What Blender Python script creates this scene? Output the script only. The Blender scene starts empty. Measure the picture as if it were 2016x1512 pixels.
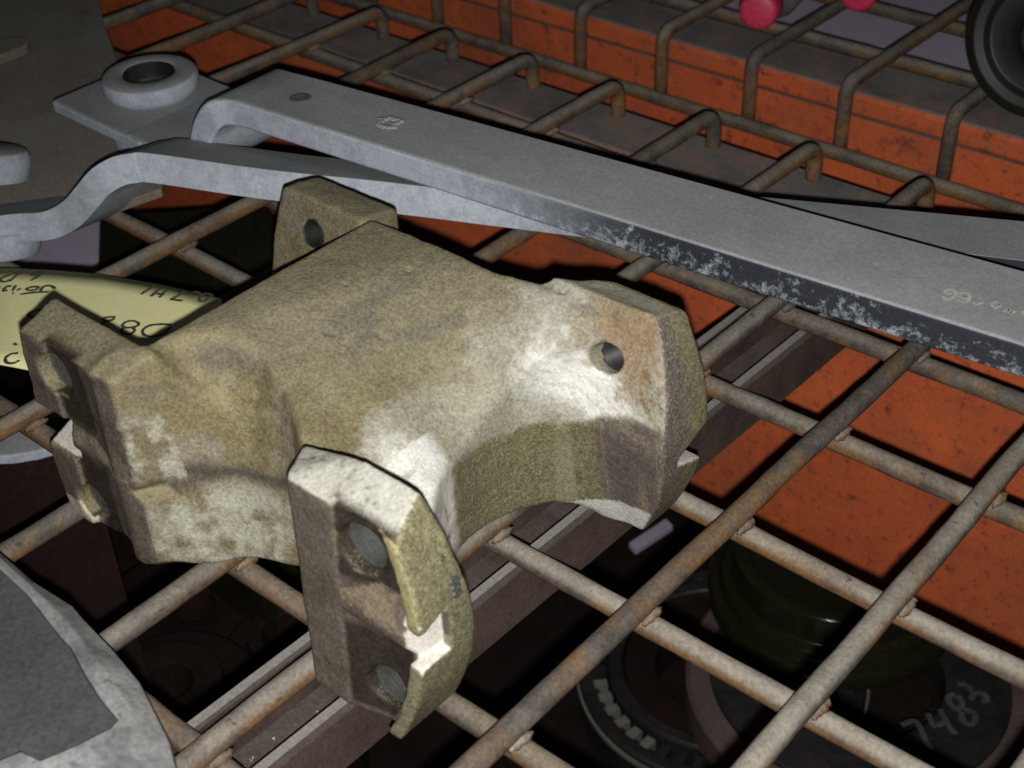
import bpy, math, random
import numpy as np
from mathutils import Vector, Matrix
random.seed(7)
RNG = np.random.default_rng(7)
G = 0.05                      # one deck-wire spacing = 50 mm; all numbers below are in spacings
scene = bpy.context.scene
COL = scene.collection

# ------------------------------------------------------------------ camera, world, lamp, exposure
CAM_C = np.array([4.17792, -8.29089, 5.37238])
CAM_R = np.array([[0.753594, 0.655922, -0.043149],
                  [0.362125, -0.469039, -0.805523],
                  [-0.5486, 0.591412, -0.590991]])
CAM_F, IW, IH = 2823.6, 2016.0, 1512.0
camd = bpy.data.cameras.new('camera')
camd.sensor_fit = 'HORIZONTAL'; camd.sensor_width = 36.0
camd.lens = 36.0 * CAM_F / IW
camd.clip_start = 0.01; camd.clip_end = 50
camd.dof.use_dof = True; camd.dof.focus_distance = 8.35 * G; camd.dof.aperture_fstop = 26
cam = bpy.data.objects.new('camera', camd); COL.objects.link(cam)
Rb = Matrix(((CAM_R[0][0], -CAM_R[1][0], -CAM_R[2][0]),
             (CAM_R[0][1], -CAM_R[1][1], -CAM_R[2][1]),
             (CAM_R[0][2], -CAM_R[1][2], -CAM_R[2][2])))
cam.matrix_world = Matrix.Translation(Vector(CAM_C * G)) @ Rb.to_4x4()
scene.camera = cam

world = bpy.data.worlds.new('World'); scene.world = world; world.use_nodes = True
bg = world.node_tree.nodes['Background']
bg.inputs[0].default_value = (0.75, 0.82, 1.0, 1); bg.inputs[1].default_value = 0.008

FLASH_OFF = (0.03, 0.20)      # flash window sits this far right of / below the lens
FLASH_W = 9.0
ld = bpy.data.lights.new('camera_flash', 'SPOT')
ld.energy = FLASH_W; ld.color = (1.0, 0.985, 0.95); ld.shadow_soft_size = 0.0022
ld.spot_size = math.radians(98); ld.spot_blend = 1.0
flash = bpy.data.objects.new('camera_flash', ld); COL.objects.link(flash)
fpos = CAM_C + CAM_R[0] * FLASH_OFF[0] + CAM_R[1] * FLASH_OFF[1]
# the flash throws its beam a little low and right of the lens axis
def pix_ray(px, py):
    d = CAM_R.T @ np.array([(px - IW/2)/CAM_F, (py - IH/2)/CAM_F, 1.0]); return d/np.linalg.norm(d)
fdir = Vector(pix_ray(1120, 900))
flash.matrix_world = Matrix.Translation(Vector(fpos * G)) @ fdir.to_track_quat('-Z', 'Y').to_matrix().to_4x4()

scene.view_settings.view_transform = 'Standard'; scene.view_settings.look = 'None'
scene.view_settings.exposure = 0.0; scene.view_settings.gamma = 1.0
scene.view_settings.use_curve_mapping = False
scene.cycles.max_bounces = 6

# ------------------------------------------------------------------ helpers
def P(px, py, z):
    """photo pixel -> point on the horizontal plane at height z"""
    d = pix_ray(px, py); t = (z - CAM_C[2]) / d[2]
    return CAM_C + t * d
def PY(px, py, y):
    d = pix_ray(px, py); t = (y - CAM_C[1]) / d[1]
    return CAM_C + t * d

class MB:
    def __init__(s): s.v = []; s.f = []
    def add(s, vs, fs):
        o = len(s.v); s.v += [tuple(map(float, q)) for q in vs]; s.f += [tuple(i + o for i in f) for f in fs]; return s
    def box(s, a, b):
        (x0, y0, z0), (x1, y1, z1) = a, b
        return s.add([(x0,y0,z0),(x1,y0,z0),(x1,y1,z0),(x0,y1,z0),(x0,y0,z1),(x1,y0,z1),(x1,y1,z1),(x0,y1,z1)],
                     [(0,3,2,1),(4,5,6,7),(0,1,5,4),(1,2,6,5),(2,3,7,6),(3,0,4,7)])
    def tube(s, pts, r, n=12, cap=True, wob=0.0, seed=0):
        pts = [np.array(p, float) for p in pts]; m = len(pts); rg = np.random.default_rng(seed)
        up = None; vs = []
        for i, p in enumerate(pts):
            t = pts[min(i+1, m-1)] - pts[max(i-1, 0)]; t /= np.linalg.norm(t)
            if up is None:
                up = np.array([0, 0, 1.0]) if abs(t[2]) < .9 else np.array([0, 1.0, 0])
            a = np.cross(t, up); a /= np.linalg.norm(a); b = np.cross(a, t); up = b
            rr = r[i] if hasattr(r, '__len__') else r
            for k in range(n):
                th = 2*math.pi*k/n; q = rr*(1 + wob*rg.uniform(-1, 1))
                vs.append(p + q*(math.cos(th)*a + math.sin(th)*b))
        fs = [(i*n+k, i*n+(k+1) % n, (i+1)*n+(k+1) % n, (i+1)*n+k) for i in range(m-1) for k in range(n)]
        if cap: fs += [tuple(range(n))[::-1], tuple((m-1)*n+k for k in range(n))]
        return s.add(vs, fs)
    def lathe(s, prof, c, axis=(0,0,1), n=64, closed=False, a0=0., a1=2*math.pi):
        ax = Vector(axis).normalized(); q = ax.to_track_quat('Z', 'Y'); vs = []
        full = abs(a1-a0-2*math.pi) < 1e-6; m = n if full else n+1
        for k in range(m):
            th = a0+(a1-a0)*k/n
            for r, z in prof:
                p = q @ Vector((r*math.cos(th), r*math.sin(th), z)); vs.append((p.x+c[0], p.y+c[1], p.z+c[2]))
        L = len(prof); fs = []
        for k in range(n):
            k2 = (k+1) % m
            for j in range(L if closed else L-1):
                j2 = (j+1) % L
                fs.append((k*L+j, k2*L+j, k2*L+j2, k*L+j2))
        return s.add(vs, fs)
    def prism(s, poly, z0, z1):
        n = len(poly)
        return s.add([(p[0], p[1], z0) for p in poly]+[(p[0], p[1], z1) for p in poly],
                     [tuple(range(n))[::-1], tuple(range(n, 2*n))]+[(i, (i+1) % n, n+(i+1) % n, n+i) for i in range(n)])
    def build(s, name, mat, parent=None, smooth=False, bevel=0, segs=2, flip=False, subsurf=0):
        return mesh_obj(name, s.v, s.f, mat, parent, smooth, bevel, segs, subsurf)

def mesh_obj(name, v, f, mat, parent=None, smooth=False, bevel=0, segs=2, subsurf=0):
    v = np.array(v, float)*G
    off = np.zeros(3)
    if parent is not None: off = np.array(parent.location)
    else:
        lo, hi = v.min(0), v.max(0); off = np.array([(lo[0]+hi[0])/2, (lo[1]+hi[1])/2, lo[2]])
    me = bpy.data.meshes.new(name); me.from_pydata((v-off).tolist(), [], f); me.update()
    import bmesh
    bm = bmesh.new(); bm.from_mesh(me); bmesh.ops.recalc_face_normals(bm, faces=bm.faces); bm.to_mesh(me); bm.free()
    if smooth: me.polygons.foreach_set('use_smooth', [True]*len(me.polygons))
    o = bpy.data.objects.new(name, me); COL.objects.link(o)
    if mat: me.materials.append(mat)
    if parent is not None: o.parent = parent
    else: o.location = off
    if bevel:
        b = o.modifiers.new('bevel', 'BEVEL'); b.width = bevel*G; b.segments = segs; b.limit_method = 'ANGLE'; b.angle_limit = math.radians(35)
        me.polygons.foreach_set('use_smooth', [True]*len(me.polygons))
        try: b.harden_normals = True
        except Exception: pass
    if subsurf:
        m = o.modifiers.new('sub', 'SUBSURF'); m.levels = m.render_levels = subsurf
    return o
def thing(name, loc, label, cat, group=None):
    o = bpy.data.objects.new(name, None); COL.objects.link(o); o.empty_display_size = .01
    o.location = (loc[0]*G, loc[1]*G, loc[2]*G); tag(o, label, cat, group); return o
def tag(o, label, cat, group=None, kind=None):
    o['label'] = label; o['category'] = cat
    if group: o['group'] = group
    if kind: o['kind'] = kind
    return o
STROKE = [0]
def ribbon(mb, pts, w, nrm=(0, 0, 1)):
    STROKE[0] = (STROKE[0]+1) % 12
    pts = [np.array(p, float)+np.array(nrm, float)*.0013*STROKE[0] for p in pts]
    pts = [np.array(p, float) for p in pts]; n = np.array(nrm, float); vs = []
    for i, p in enumerate(pts):
        t = pts[min(i+1, len(pts)-1)]-pts[max(i-1, 0)]; a = np.cross(n, t); a /= (np.linalg.norm(a)+1e-9)
        ww = w*(.8+.4*random.random())/2
        vs += [p+a*ww, p-a*ww]
    mb.add(vs, [(2*i, 2*i+1, 2*i+3, 2*i+2) for i in range(len(pts)-1)])
def smoothline(pts, k=5):
    """Catmull-Rom through 2-D points"""
    pts = [np.array(p, float) for p in pts]; out = []
    for i in range(len(pts)-1):
        p0, p1, p2, p3 = pts[max(i-1, 0)], pts[i], pts[i+1], pts[min(i+2, len(pts)-1)]
        for j in range(k):
            t = j/k
            out.append(.5*((2*p1)+(-p0+p2)*t+(2*p0-5*p1+4*p2-p3)*t*t+(-p0+3*p1-3*p2+p3)*t**3))
    return out+[pts[-1]]

# ------------------------------------------------------------------ materials
class NT:
    def __init__(s, name):
        s.m = bpy.data.materials.new(name); s.m.use_nodes = True; s.t = s.m.node_tree
        s.b = s.t.nodes['Principled BSDF']; s.tc = s.t.nodes.new('ShaderNodeTexCoord')
        oi = s.t.nodes.new('ShaderNodeObjectInfo')
        ml = s.n('ShaderNodeVectorMath', operation='SCALE'); ml.inputs[0].default_value = (3.1, 5.7, 2.3)
        s.t.links.new(oi.outputs['Random'], ml.inputs['Scale'])
        ad = s.n('ShaderNodeVectorMath', operation='ADD')
        s.t.links.new(s.tc.outputs['Object'], ad.inputs[0]); s.t.links.new(ml.outputs[0], ad.inputs[1])
        s.co = ad.outputs[0]
    def n(s, typ, **kw):
        x = s.t.nodes.new(typ)
        for k, v in kw.items(): setattr(x, k, v)
        return x
    def L(s, a, b): s.t.links.new(a, b)
    def noise(s, scale, detail=4, rough=.6, stretch=None, dist=0.):
        x = s.n('ShaderNodeTexNoise'); x.inputs['Scale'].default_value = scale; x.inputs['Detail'].default_value = detail
        x.inputs['Roughness'].default_value = rough; x.inputs['Distortion'].default_value = dist
        if stretch:
            mp = s.n('ShaderNodeMapping'); mp.inputs['Scale'].default_value = stretch; s.L(s.co, mp.inputs['Vector']); s.L(mp.outputs[0], x.inputs['Vector'])
        else: s.L(s.co, x.inputs['Vector'])
        return x.outputs['Fac']
    def ramp(s, fac, stops):
        x = s.n('ShaderNodeValToRGB'); el = x.color_ramp.elements
        while len(el) < len(stops): el.new(.5)
        for e, (p, c) in zip(el, stops):
            e.position = p; e.color = (c, c, c, 1) if not hasattr(c, '__len__') else (*c, 1)
        s.L(fac, x.inputs[0]); return x.outputs[0]
    def mix(s, fac, a, b, mode='MIX'):
        x = s.n('ShaderNodeMix', data_type='RGBA', blend_type=mode)
        for i, q in ((0, fac), (6, a), (7, b)):
            if hasattr(q, 'links') or isinstance(q, bpy.types.NodeSocket): s.L(q, x.inputs[i])
            else: x.inputs[i].default_value = q if i == 0 else (*q, 1)
        return x.outputs[2]
    def math(s, op, a, b=0.):
        x = s.n('ShaderNodeMath', operation=op)
        for i, q in ((0, a), (1, b)):
            if isinstance(q, bpy.types.NodeSocket): s.L(q, x.inputs[i])
            else: x.inputs[i].default_value = q
        return x.outputs[0]
    def upness(s, lo=.35, hi=.9):
        g = s.n('ShaderNodeNewGeometry'); sp = s.n('ShaderNodeSeparateXYZ'); s.L(g.outputs['Normal'], sp.inputs[0])
        mr = s.n('ShaderNodeMapRange', interpolation_type='SMOOTHSTEP'); mr.inputs[1].default_value = lo; mr.inputs[2].default_value = hi
        s.L(sp.outputs[2], mr.inputs[0]); return mr.outputs[0]
    def out(s, col, rough=.6, metal=0., bump=None, bstr=.3, bdist=.0004, spec=None):
        for sock, q in (('Base Color', col), ('Roughness', rough), ('Metallic', metal)):
            if isinstance(q, bpy.types.NodeSocket): s.L(q, s.b.inputs[sock])
            elif sock == 'Base Color': s.b.inputs[sock].default_value = (*q, 1)
            else: s.b.inputs[sock].default_value = q
        if spec is not None: s.b.inputs['Specular IOR Level'].default_value = spec
        if bump is not None:
            b = s.n('ShaderNodeBump'); b.inputs['Strength'].default_value = bstr; b.inputs['Distance'].default_value = bdist
            s.L(bump, b.inputs['Height']); s.L(b.outputs[0], s.b.inputs['Normal'])
        return s.m

def mat_dusty(name, base, base2, dust, scale=60, dust_lo=.35, dust_hi=.9, dust_amt=(.3, .7), rough=.75, metal=0., spec=.25, grain=900, bstr=.35, dark=None):
    t = NT(name)
    big = t.noise(scale, 5, .65); fine = t.noise(grain, 3, .7)
    c = t.mix(t.ramp(big, [(.35, 0.), (.65, 1.)]), base, base2)
    if dark is not None:
        sp = t.noise(scale*3.3, 4, .7); c = t.mix(t.ramp(sp, [(.58, 0.), (.68, .85)]), c, dark)
    up = t.upness(dust_lo, dust_hi); dn = t.ramp(t.noise(scale*.7, 6, .7, dist=.6), [(dust_amt[0], 0.), (dust_amt[1], 1.)])
    c = t.mix(t.math('MULTIPLY', up, dn), c, dust)
    c = t.mix(.55, c, t.ramp(fine, [(.3, .25), (.7, .8)]), 'SOFT_LIGHT')
    h = t.math('ADD', t.math('MULTIPLY', fine, .5), big)
    return t.out(c, rough, metal, h, bstr, .0003, spec)

M = {}
def mat_wire(name='rusty_wire', lo=.38, hi=.6, k=1.):
    t = NT(name)
    fine = t.noise(750, 3, .75); big = t.noise(28, 5, .65); mid = t.noise(120, 5, .7)
    rust = t.mix(t.ramp(mid, [(.35, 0.), (.65, 1.)]), (.18, .098, .040), (.115, .07, .040))
    steel = t.mix(t.ramp(mid, [(.4, 0.), (.6, 1.)]), (.105, .09, .075), (.06, .05, .044))
    oi2 = t.n('ShaderNodeObjectInfo'); share = t.math('ADD', t.math('MULTIPLY', oi2.outputs['Random'], hi), lo)
    c = t.mix(t.ramp(big, [(.46, 0.), (.56, 1.)]), rust, steel)
    dust = t.mix(t.ramp(t.noise(60, 4, .6), [(.3, 0.), (.7, 1.)]), (.235*k, .215*k, .18*k), (.15*k, .135*k, .115*k))
    dn = t.ramp(t.noise(24, 6, .7, dist=.5), [(.30, .15), (.52, 1.)])
    c = t.mix(t.math('MULTIPLY', t.math('MULTIPLY', t.upness(.1, .85), dn), share), c, dust)
    c = t.mix(t.ramp(t.noise(210, 3, .6), [(.66, 0.), (.72, .7)]), c, (.06, .04, .03))
    c = t.mix(.6, c, t.ramp(fine, [(.3, .22), (.7, .82)]), 'SOFT_LIGHT')
    return t.out(c, .85, 0., t.math('ADD', fine, mid), .6, .0003, .15)
M['wire'] = mat_wire()
M['wire_dark'] = mat_wire('brown_black_wire', .25, .1, .62)
M['wire_pale'] = mat_wire('dusty_pale_wire', .9, .1, 1.18)
M['weld'] = mat_dusty('weld_crust', (.2, .13, .07), (.1, .06, .035), (.33, .30, .25), 200, .0, .6, (.3, .6), .9, 0., .15, 900, .8)
def mat_beam():
    t = NT('orange_beam_paint')
    fine = t.noise(800, 3, .7); mot = t.noise(45, 5, .65); sp = t.noise(170, 5, .75)
    c = t.mix(t.ramp(mot, [(.3, 0.), (.7, 1.)]), (.57, .118, .036), (.43, .088, .034))
    c = t.mix(t.ramp(sp, [(.54, 0.), (.68, .85)]), c, (.085, .035, .022)); c = t.mix(t.ramp(t.noise(14, 6, .7, dist=.5), [(.45, 0.), (.7, .55)]), c, (.20, .075, .04)); c = t.mix(t.ramp(t.noise(9, 7, .8, stretch=(1, 1, 14)), [(.60, 0.), (.66, .5)]), c, (.24, .15, .115))
    up = t.upness(.55, .96)
    edge = t.noise(70, 5, .7)
    d = t.math('MULTIPLY', up, t.ramp(edge, [(.25, .55), (.5, 1.)]))
    dust = t.mix(t.ramp(t.noise(35, 5, .7), [(.35, 0.), (.65, 1.)]), (.21, .195, .18), (.13, .12, .115))
    c = t.mix(d, c, dust)
    c = t.mix(.5, c, t.ramp(fine, [(.3, .3), (.7, .75)]), 'SOFT_LIGHT')
    return t.out(c, .6, 0., fine, .25, .0002, .3)
M['beam'] = mat_beam()
def mat_arm():
    """grey painted link bars: flat dust on top, pale blue-white chalky paint on the edges with dark chips"""
    t = NT('chalky_grey_paint')
    fine = t.noise(900, 3, .7); mot = t.noise(30, 5, .6); chip = t.noise(150, 6, .75, dist=.4)
    top = t.mix(t.ramp(mot, [(.3, 0.), (.7, 1.)]), (.215, .222, .226), (.285, .295, .305)); top = t.mix(t.ramp(t.noise(75, 6, .75, stretch=(.25, 1, 1), dist=.4), [(.5, 0.), (.75, .6)]), top, (.19, .19, .185)); top = t.mix(t.ramp(t.noise(160, 4, .7), [(.64, 0.), (.70, .5)]), top, (.42, .42, .40))
    side = t.mix(t.ramp(chip, [(.40, 0.), (.56, 1.)]), (.31, .335, .39), (.39, .425, .485))
    # paint is flaked off towards the outer end of the bar
    sp = t.n('ShaderNodeSeparateXYZ'); t.L(t.tc.outputs['Object'], sp.inputs[0])
    mr = t.n('ShaderNodeMapRange', interpolation_type='SMOOTHSTEP'); t.L(sp.outputs[0], mr.inputs[0])
    mr.inputs[1].default_value = 3.2*G; mr.inputs[2].default_value = 5.0*G
    zr = t.n('ShaderNodeMapRange'); t.L(sp.outputs[2], zr.inputs[0]); zr.inputs[1].default_value = .555*G; zr.inputs[2].default_value = .78*G
    zr.inputs[3].default_value = .07; zr.inputs[4].default_value = -.06
    fn = t.math('ADD', t.math('ADD', t.math('MULTIPLY', t.noise(130, 6, .7, dist=.3), .55), t.math('MULTIPLY', t.noise(480, 5, .75), .45)), zr.outputs[0])
    flake = t.math('MULTIPLY', mr.outputs[0], t.ramp(fn, [(.515, 1.), (.64, 0.)]))
    side = t.mix(t.math('MULTIPLY', mr.outputs[0], .45), side, (.22, .235, .26)); side = t.mix(flake, side, (.022, .025, .032))
    c = t.mix(t.upness(.45, .8), side, top)
    c = t.mix(.5, c, t.ramp(fine, [(.3, .3), (.7, .75)]), 'SOFT_LIGHT')
    return t.out(c, .8, 0., t.math('ADD', chip, t.math('MULTIPLY', fine, .4)), .35, .0003, .2)
M['arm'] = mat_arm()
M['arm2'] = mat_dusty('dusty_screw', (.10, .10, .095), (.15, .15, .145), (.14, .14, .135), 90, .4, .95, (.3, .7), .6, .3, .3, 700, .3)
M['channel'] = mat_dusty('channel_steel', (.075, .05, .042), (.045, .032, .03), (.10, .085, .075), 60, .4, .95, (.4, .75), .8, 0., .2, 800, .5)
M['flange'] = mat_dusty('channel_lip', (.12, .10, .09), (.09, .075, .07), (.21, .20, .185), 60, .2, .8, (.2, .45), .85, 0., .15, 800, .4)
M['plate'] = mat_dusty('dull_plate', (.15, .13, .105), (.19, .165, .14), (.22, .205, .18), 22, .4, .95, (.3, .6), .9, 0., .1, 700, .3, (.07, .05, .04))
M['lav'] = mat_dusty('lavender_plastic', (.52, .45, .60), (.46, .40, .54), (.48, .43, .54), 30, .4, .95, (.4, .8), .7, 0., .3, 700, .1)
M['lav2'] = mat_dusty('grey_lavender_plastic', (.26, .22, .31), (.2, .17, .25), (.22, .2, .26), 30, .4, .95, (.4, .8), .7, 0., .3, 700, .1)
M['darkmetal'] = mat_dusty('dark_steel', (.012, .0125, .0135), (.022, .02, .02), (.04, .038, .038), 40, .4, .95, (.45, .8), .45, .0, .4, 600, .2)
M['olive'] = mat_dusty('glossy_olive_enamel', (.012, .0125, .006), (.016, .016, .008), (.016, .016, .011), 20, .6, .99, (.5, .9), .16, 0., .5, 600, .05)
M['void'] = mat_dusty('dark_shelf_board', (.012, .009, .008), (.018, .012, .01), (.018, .015, .014), 20, .4, .9, (.4, .8), .9, 0., .05, 500, .2)
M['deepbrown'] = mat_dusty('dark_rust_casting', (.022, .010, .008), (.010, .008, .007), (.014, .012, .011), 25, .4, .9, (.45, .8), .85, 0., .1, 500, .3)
M['pinkdust'] = mat_dusty('dusty_race', (.11, .08, .072), (.08, .055, .05), (.13, .10, .09), 40, .2, .9, (.3, .7), .7, .2, .3, 700, .3)
M['pink2'] = mat_dusty('pale_pink_race', (.30, .21, .18), (.22, .15, .13), (.32, .23, .20), 40, .2, .9, (.3, .7), .7, .1, .3, 700, .3)
M['chrome'] = mat_dusty('bright_roller', (.26, .245, .22), (.20, .19, .17), (.22, .2, .19), 60, .6, .99, (.5, .9), .35, .3, .5, 700, .1)
M['chalk'] = mat_dusty('chalk_mark', (.085, .085, .085), (.05, .05, .055), (.07, .07, .07), 120, .6, .99, (.5, .9), .9, 0., .1, 900, .1)
M['paper'] = mat_dusty('yellow_paper', (.88, .85, .44), (.84, .81, .41), (.86, .83, .43), 18, .6, .99, (.5, .9), .8, 0., .15, 500, .06)
M['ink'] = mat_dusty('grey_pen_ink', (.06, .06, .05), (.08, .08, .065), (.07, .07, .06), 60, .6, .99, (.5, .9), .6, 0., .2, 800, .0)
M['red'] = mat_dusty('pink_red_plastic', (.55, .035, .09), (.48, .03, .075), (.5, .06, .10), 30, .6, .99, (.5, .9), .45, 0., .4, 600, .05)
M['milky'] = mat_dusty('milky_plastic', (.20, .21, .20), (.16, .17, .165), (.22, .22, .21), 30, .5, .95, (.4, .8), .5, 0., .3, 600, .1)
M['wheel'] = mat_dusty('black_green_pulley', (.010, .012, .009), (.014, .015, .012), (.022, .022, .019), 40, .3, .95, (.4, .8), .5, .1, .4, 600, .2)
M['brass'] = mat_dusty('dull_brass', (.22, .18, .09), (.16, .13, .06), (.2, .17, .1), 60, .5, .95, (.4, .8), .4, .6, .4, 700, .1)
M['slate'] = mat_dusty('slate_gasket_face', (.066, .067, .077), (.055, .056, .064), (.095, .094, .10), 30, .4, .95, (.4, .8), .75, 0., .2, 700, .25)
M['housing'] = mat_dusty('cast_housing', (.13, .135, .14), (.31, .31, .31), (.20, .20, .195), 60, .3, .95, (.52, .75), .7, .15, .3, 700, .5, (.13, .135, .14))
M['thread'] = mat_dusty('thread_steel', (.02, .021, .02), (.03, .031, .03), (.025, .025, .024), 80, .5, .99, (.5, .9), .45, .4, .4, 700, .1)
M['black'] = mat_dusty('black_slot_shade', (.008, .008, .008), (.01, .01, .01), (.01, .01, .01), 20, .4, .9, (.4, .8), .9, 0., .05, 500, .1)
M['grit'] = mat_dusty('pale_grit', (.42, .38, .35), (.3, .26, .23), (.4, .37, .33), 90, .2, .9, (.4, .8), .9, 0., .1, 700, .3)
M['bolt'] = mat_dusty('dusty_hole_steel', (.055, .056, .052), (.10, .10, .092), (.08, .08, .075), 80, .4, .95, (.4, .8), .5, .4, .4, 700, .2)
M['stamp'] = mat_dusty('stamped_figures', (.40, .385, .35), (.33, .32, .29), (.40, .385, .35), 90, .4, .95, (.3, .7), .8, 0., .2, 700, .2)

# ------------------------------------------------------------------ the rack: beams, decks, lower shelf
B1Y0, B1Y1, B1Z = .45, 1.16, -.29
rb = thing('rack_beam', (-3, .8, -4), 'orange box beam with dusty grey top under the ends of the wires, nearer of two', 'rack beam', 'orange rack beams')
MB().box((-13, B1Y0, -3.75), (5.5, B1Y1, B1Z)).build('beam', M['beam'], rb, bevel=.07, segs=4)
B2Y0, B2Y1, B2Z = 2.38, 3.08, -.16
rb2 = thing('rack_beam', (-3, 2.7, -4), 'orange box beam with a grooved face behind the upright wire ends, farther of two', 'rack beam', 'orange rack beams')
mb = MB().box((-13, B2Y0+.012, -3.6), (5.5, B2Y1, B2Z-.235))
mb.build('beam', M['beam'], rb2)
MB().box((-13, B2Y0, B2Z-.23), (5.5, B2Y1, B2Z)).build('beam_ledge', M['beam'], rb2, bevel=.06, segs=4)

WR = .066
deck = thing('wire_deck', (-2, -3, -.3), 'rusty welded wire deck of square mesh under the casting and grey bars', 'wire deck', 'wire decks')
def wob(n, a, seed):
    rg = np.random.default_rng(seed); x = np.linspace(0, 1, n); s = np.zeros(n)
    for k in range(1, 6): s += rg.normal()*np.sin(2*np.pi*k*x*1.7+rg.uniform(0, 6))/k
    return s*a
A_OFF = {-6: (-6.04, .02), -5: (-5.0, .0), -4: (-3.99, .0), -3: (-3.01, .004), -2: (-1.985, .003), -1: (-.99, -.002), 0: (-.018, .005), 1: (1.0, -.005), 2: (2.0, -.012), 3: (3.0, 0)}
def wire_run(y0, y1, x, sl, seed, yend, n=70):
    ys = np.linspace(y0, y1, n); w = wob(n, .006, seed); pts = [(x+sl*(y+3)+w[i], y, w[-1-i]*.6) for i, y in enumerate(ys)]
    x1 = pts[-1][0]; r = .13
    for k in range(1, 7):
        th = math.radians(15*k); pts.append((x1, yend-r+r*math.sin(th), -r+r*math.cos(th)))
    for z in (-.2, -.26, -.30): pts.append((x1, yend, z))
    return pts
for i in range(-9, 4):
    x, sl = A_OFF.get(i, (float(i), 0.))
    MB().tube(wire_run(-8.6, .9, x, sl, 100+i, 1.02), WR, 12, wob=.035, seed=i+50).build('wire', M['wire_dark' if i in (1, -5) else 'wire_pale' if i in (2, 3) else 'wire'], deck, smooth=True)
B_OFF = {0: (.03, -.01), 1: (-1.02, .012), 2: (-2.03, .015), 3: (-3.06, -.008), 4: (-3.965, .01), 5: (-5.01, .004)}
for j in range(0, 8):
    y, sl = B_OFF.get(j, (-float(j), 0.)); n = 90; xs = np.linspace(-11, 5, n); w = wob(n, .006, 300+j)
    MB().tube([(xx, y+sl*xx+w[k], -.128+w[-1-k]*.5) for k, xx in enumerate(xs)], WR, 12, wob=.04, seed=j+90).build('wire', M['wire_pale' if j in (3, 4) else 'wire'], deck, smooth=True)
# weld crust where the wires cross
wm = []
for s in range(4):
    rg = np.random.default_rng(s+5); mb = MB()
    for sd in (1, -1):
        n = 11; pts = [(sd*(.056+rg.uniform(-.004, .004)), -.08+.16*k/(n-1), -.060+rg.uniform(-.004, .004)) for k in range(n)]
        mb.tube(pts, [.034*math.sin(math.pi*(k+.4)/(n-.2))**.5*rg.uniform(.7, 1.15) for k in range(n)], 7, wob=.3, seed=s)
    o = mb.build('weld', M['wire'], deck, smooth=True); wm.append(o.data); bpy.data.objects.remove(o)
base = np.array(deck.location)
for i in range(-6, 4):
    for j in range(0, 7):
        x, sl = A_OFF.get(i, (float(i), 0.)); y, s2 = B_OFF.get(j, (-float(j), 0.)); xx = x+sl*(y+3); yy = y+s2*xx
        o = bpy.data.objects.new('weld', wm[(i*3+j) % 4]); COL.objects.link(o); o.parent = deck
        o.location = (xx*G, yy*G, 0)
        o.rotation_euler.z = random.uniform(-.06, .06)+(math.pi if (i+j) % 2 else 0)
for me in wm:      # welds were built round the deck's own origin
    pts = np.empty(len(me.vertices)*3); me.vertices.foreach_get('co', pts); pts = pts.reshape(-1, 3)+base; me.vertices.foreach_set('co', pts.ravel()); me.update()
for o in deck.children:
    if o.name.startswith('weld'): o.location = o.location - deck.location

# U channel welded under the deck
ch = thing('support_channel', (-.1, -3, -.7), 'dark brown steel channel with grit in it, running under the wire deck', 'steel channel')
CX0, CX1, CZ, CH, CT = -.36, .17, -.197, .42, .055
xm = .016
def chx(x, y): return x + xm*(y+3.5)
def chbox(x0, x1, z0, z1):
    a, b = -8.6, .42
    v = [(chx(x0, a), a, z0), (chx(x1, a), a, z0), (chx(x1, b), b, z0), (chx(x0, b), b, z0)]
    return MB().add(v+[(p[0], p[1], z1) for p in v], [(0,3,2,1),(4,5,6,7),(0,1,5,4),(1,2,6,5),(2,3,7,6),(3,0,4,7)])
chbox(CX0, CX0+CT, CZ-CH, CZ).build('flange', M['flange'], ch)
chbox(CX1-CT, CX1, CZ-CH, CZ).build('flange', M['flange'], ch)
chbox(CX0+CT, CX1-CT, CZ-CH, CZ-CH+.06).build('web', M['channel'], ch)
chbox(CX1, CX1+.012, CZ-CH, CZ-.05).build('outer_face', M['channel'], ch)
chbox(CX0+CT, CX0+CT+.008, CZ-CH+.06, CZ-.03).build('inner_face', M['channel'], ch)
grit = MB()
for k in range(70):
    y = random.choice([random.uniform(-6.2, -5.2), random.uniform(-6.2, -5.2), random.uniform(-4.4, -1.2)]); x = chx(random.uniform(CX0+.14, CX1-.1), y); z = CZ-CH+.06
    r = random.uniform(.004, .013); pts = [np.array([x, y, z])+np.array([random.uniform(-1, 1)*r, random.uniform(-1, 1)*r, random.uniform(0, 1.2)*r]) for _ in range(5)]
    grit.add(pts, [(0,1,2),(0,2,3),(0,3,1),(1,2,4),(2,3,4),(3,1,4)])
g = grit.build('grit', M['grit']); tag(g, 'pale crumbs of grit scattered along the steel channel', 'grit', kind='stuff')

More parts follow.
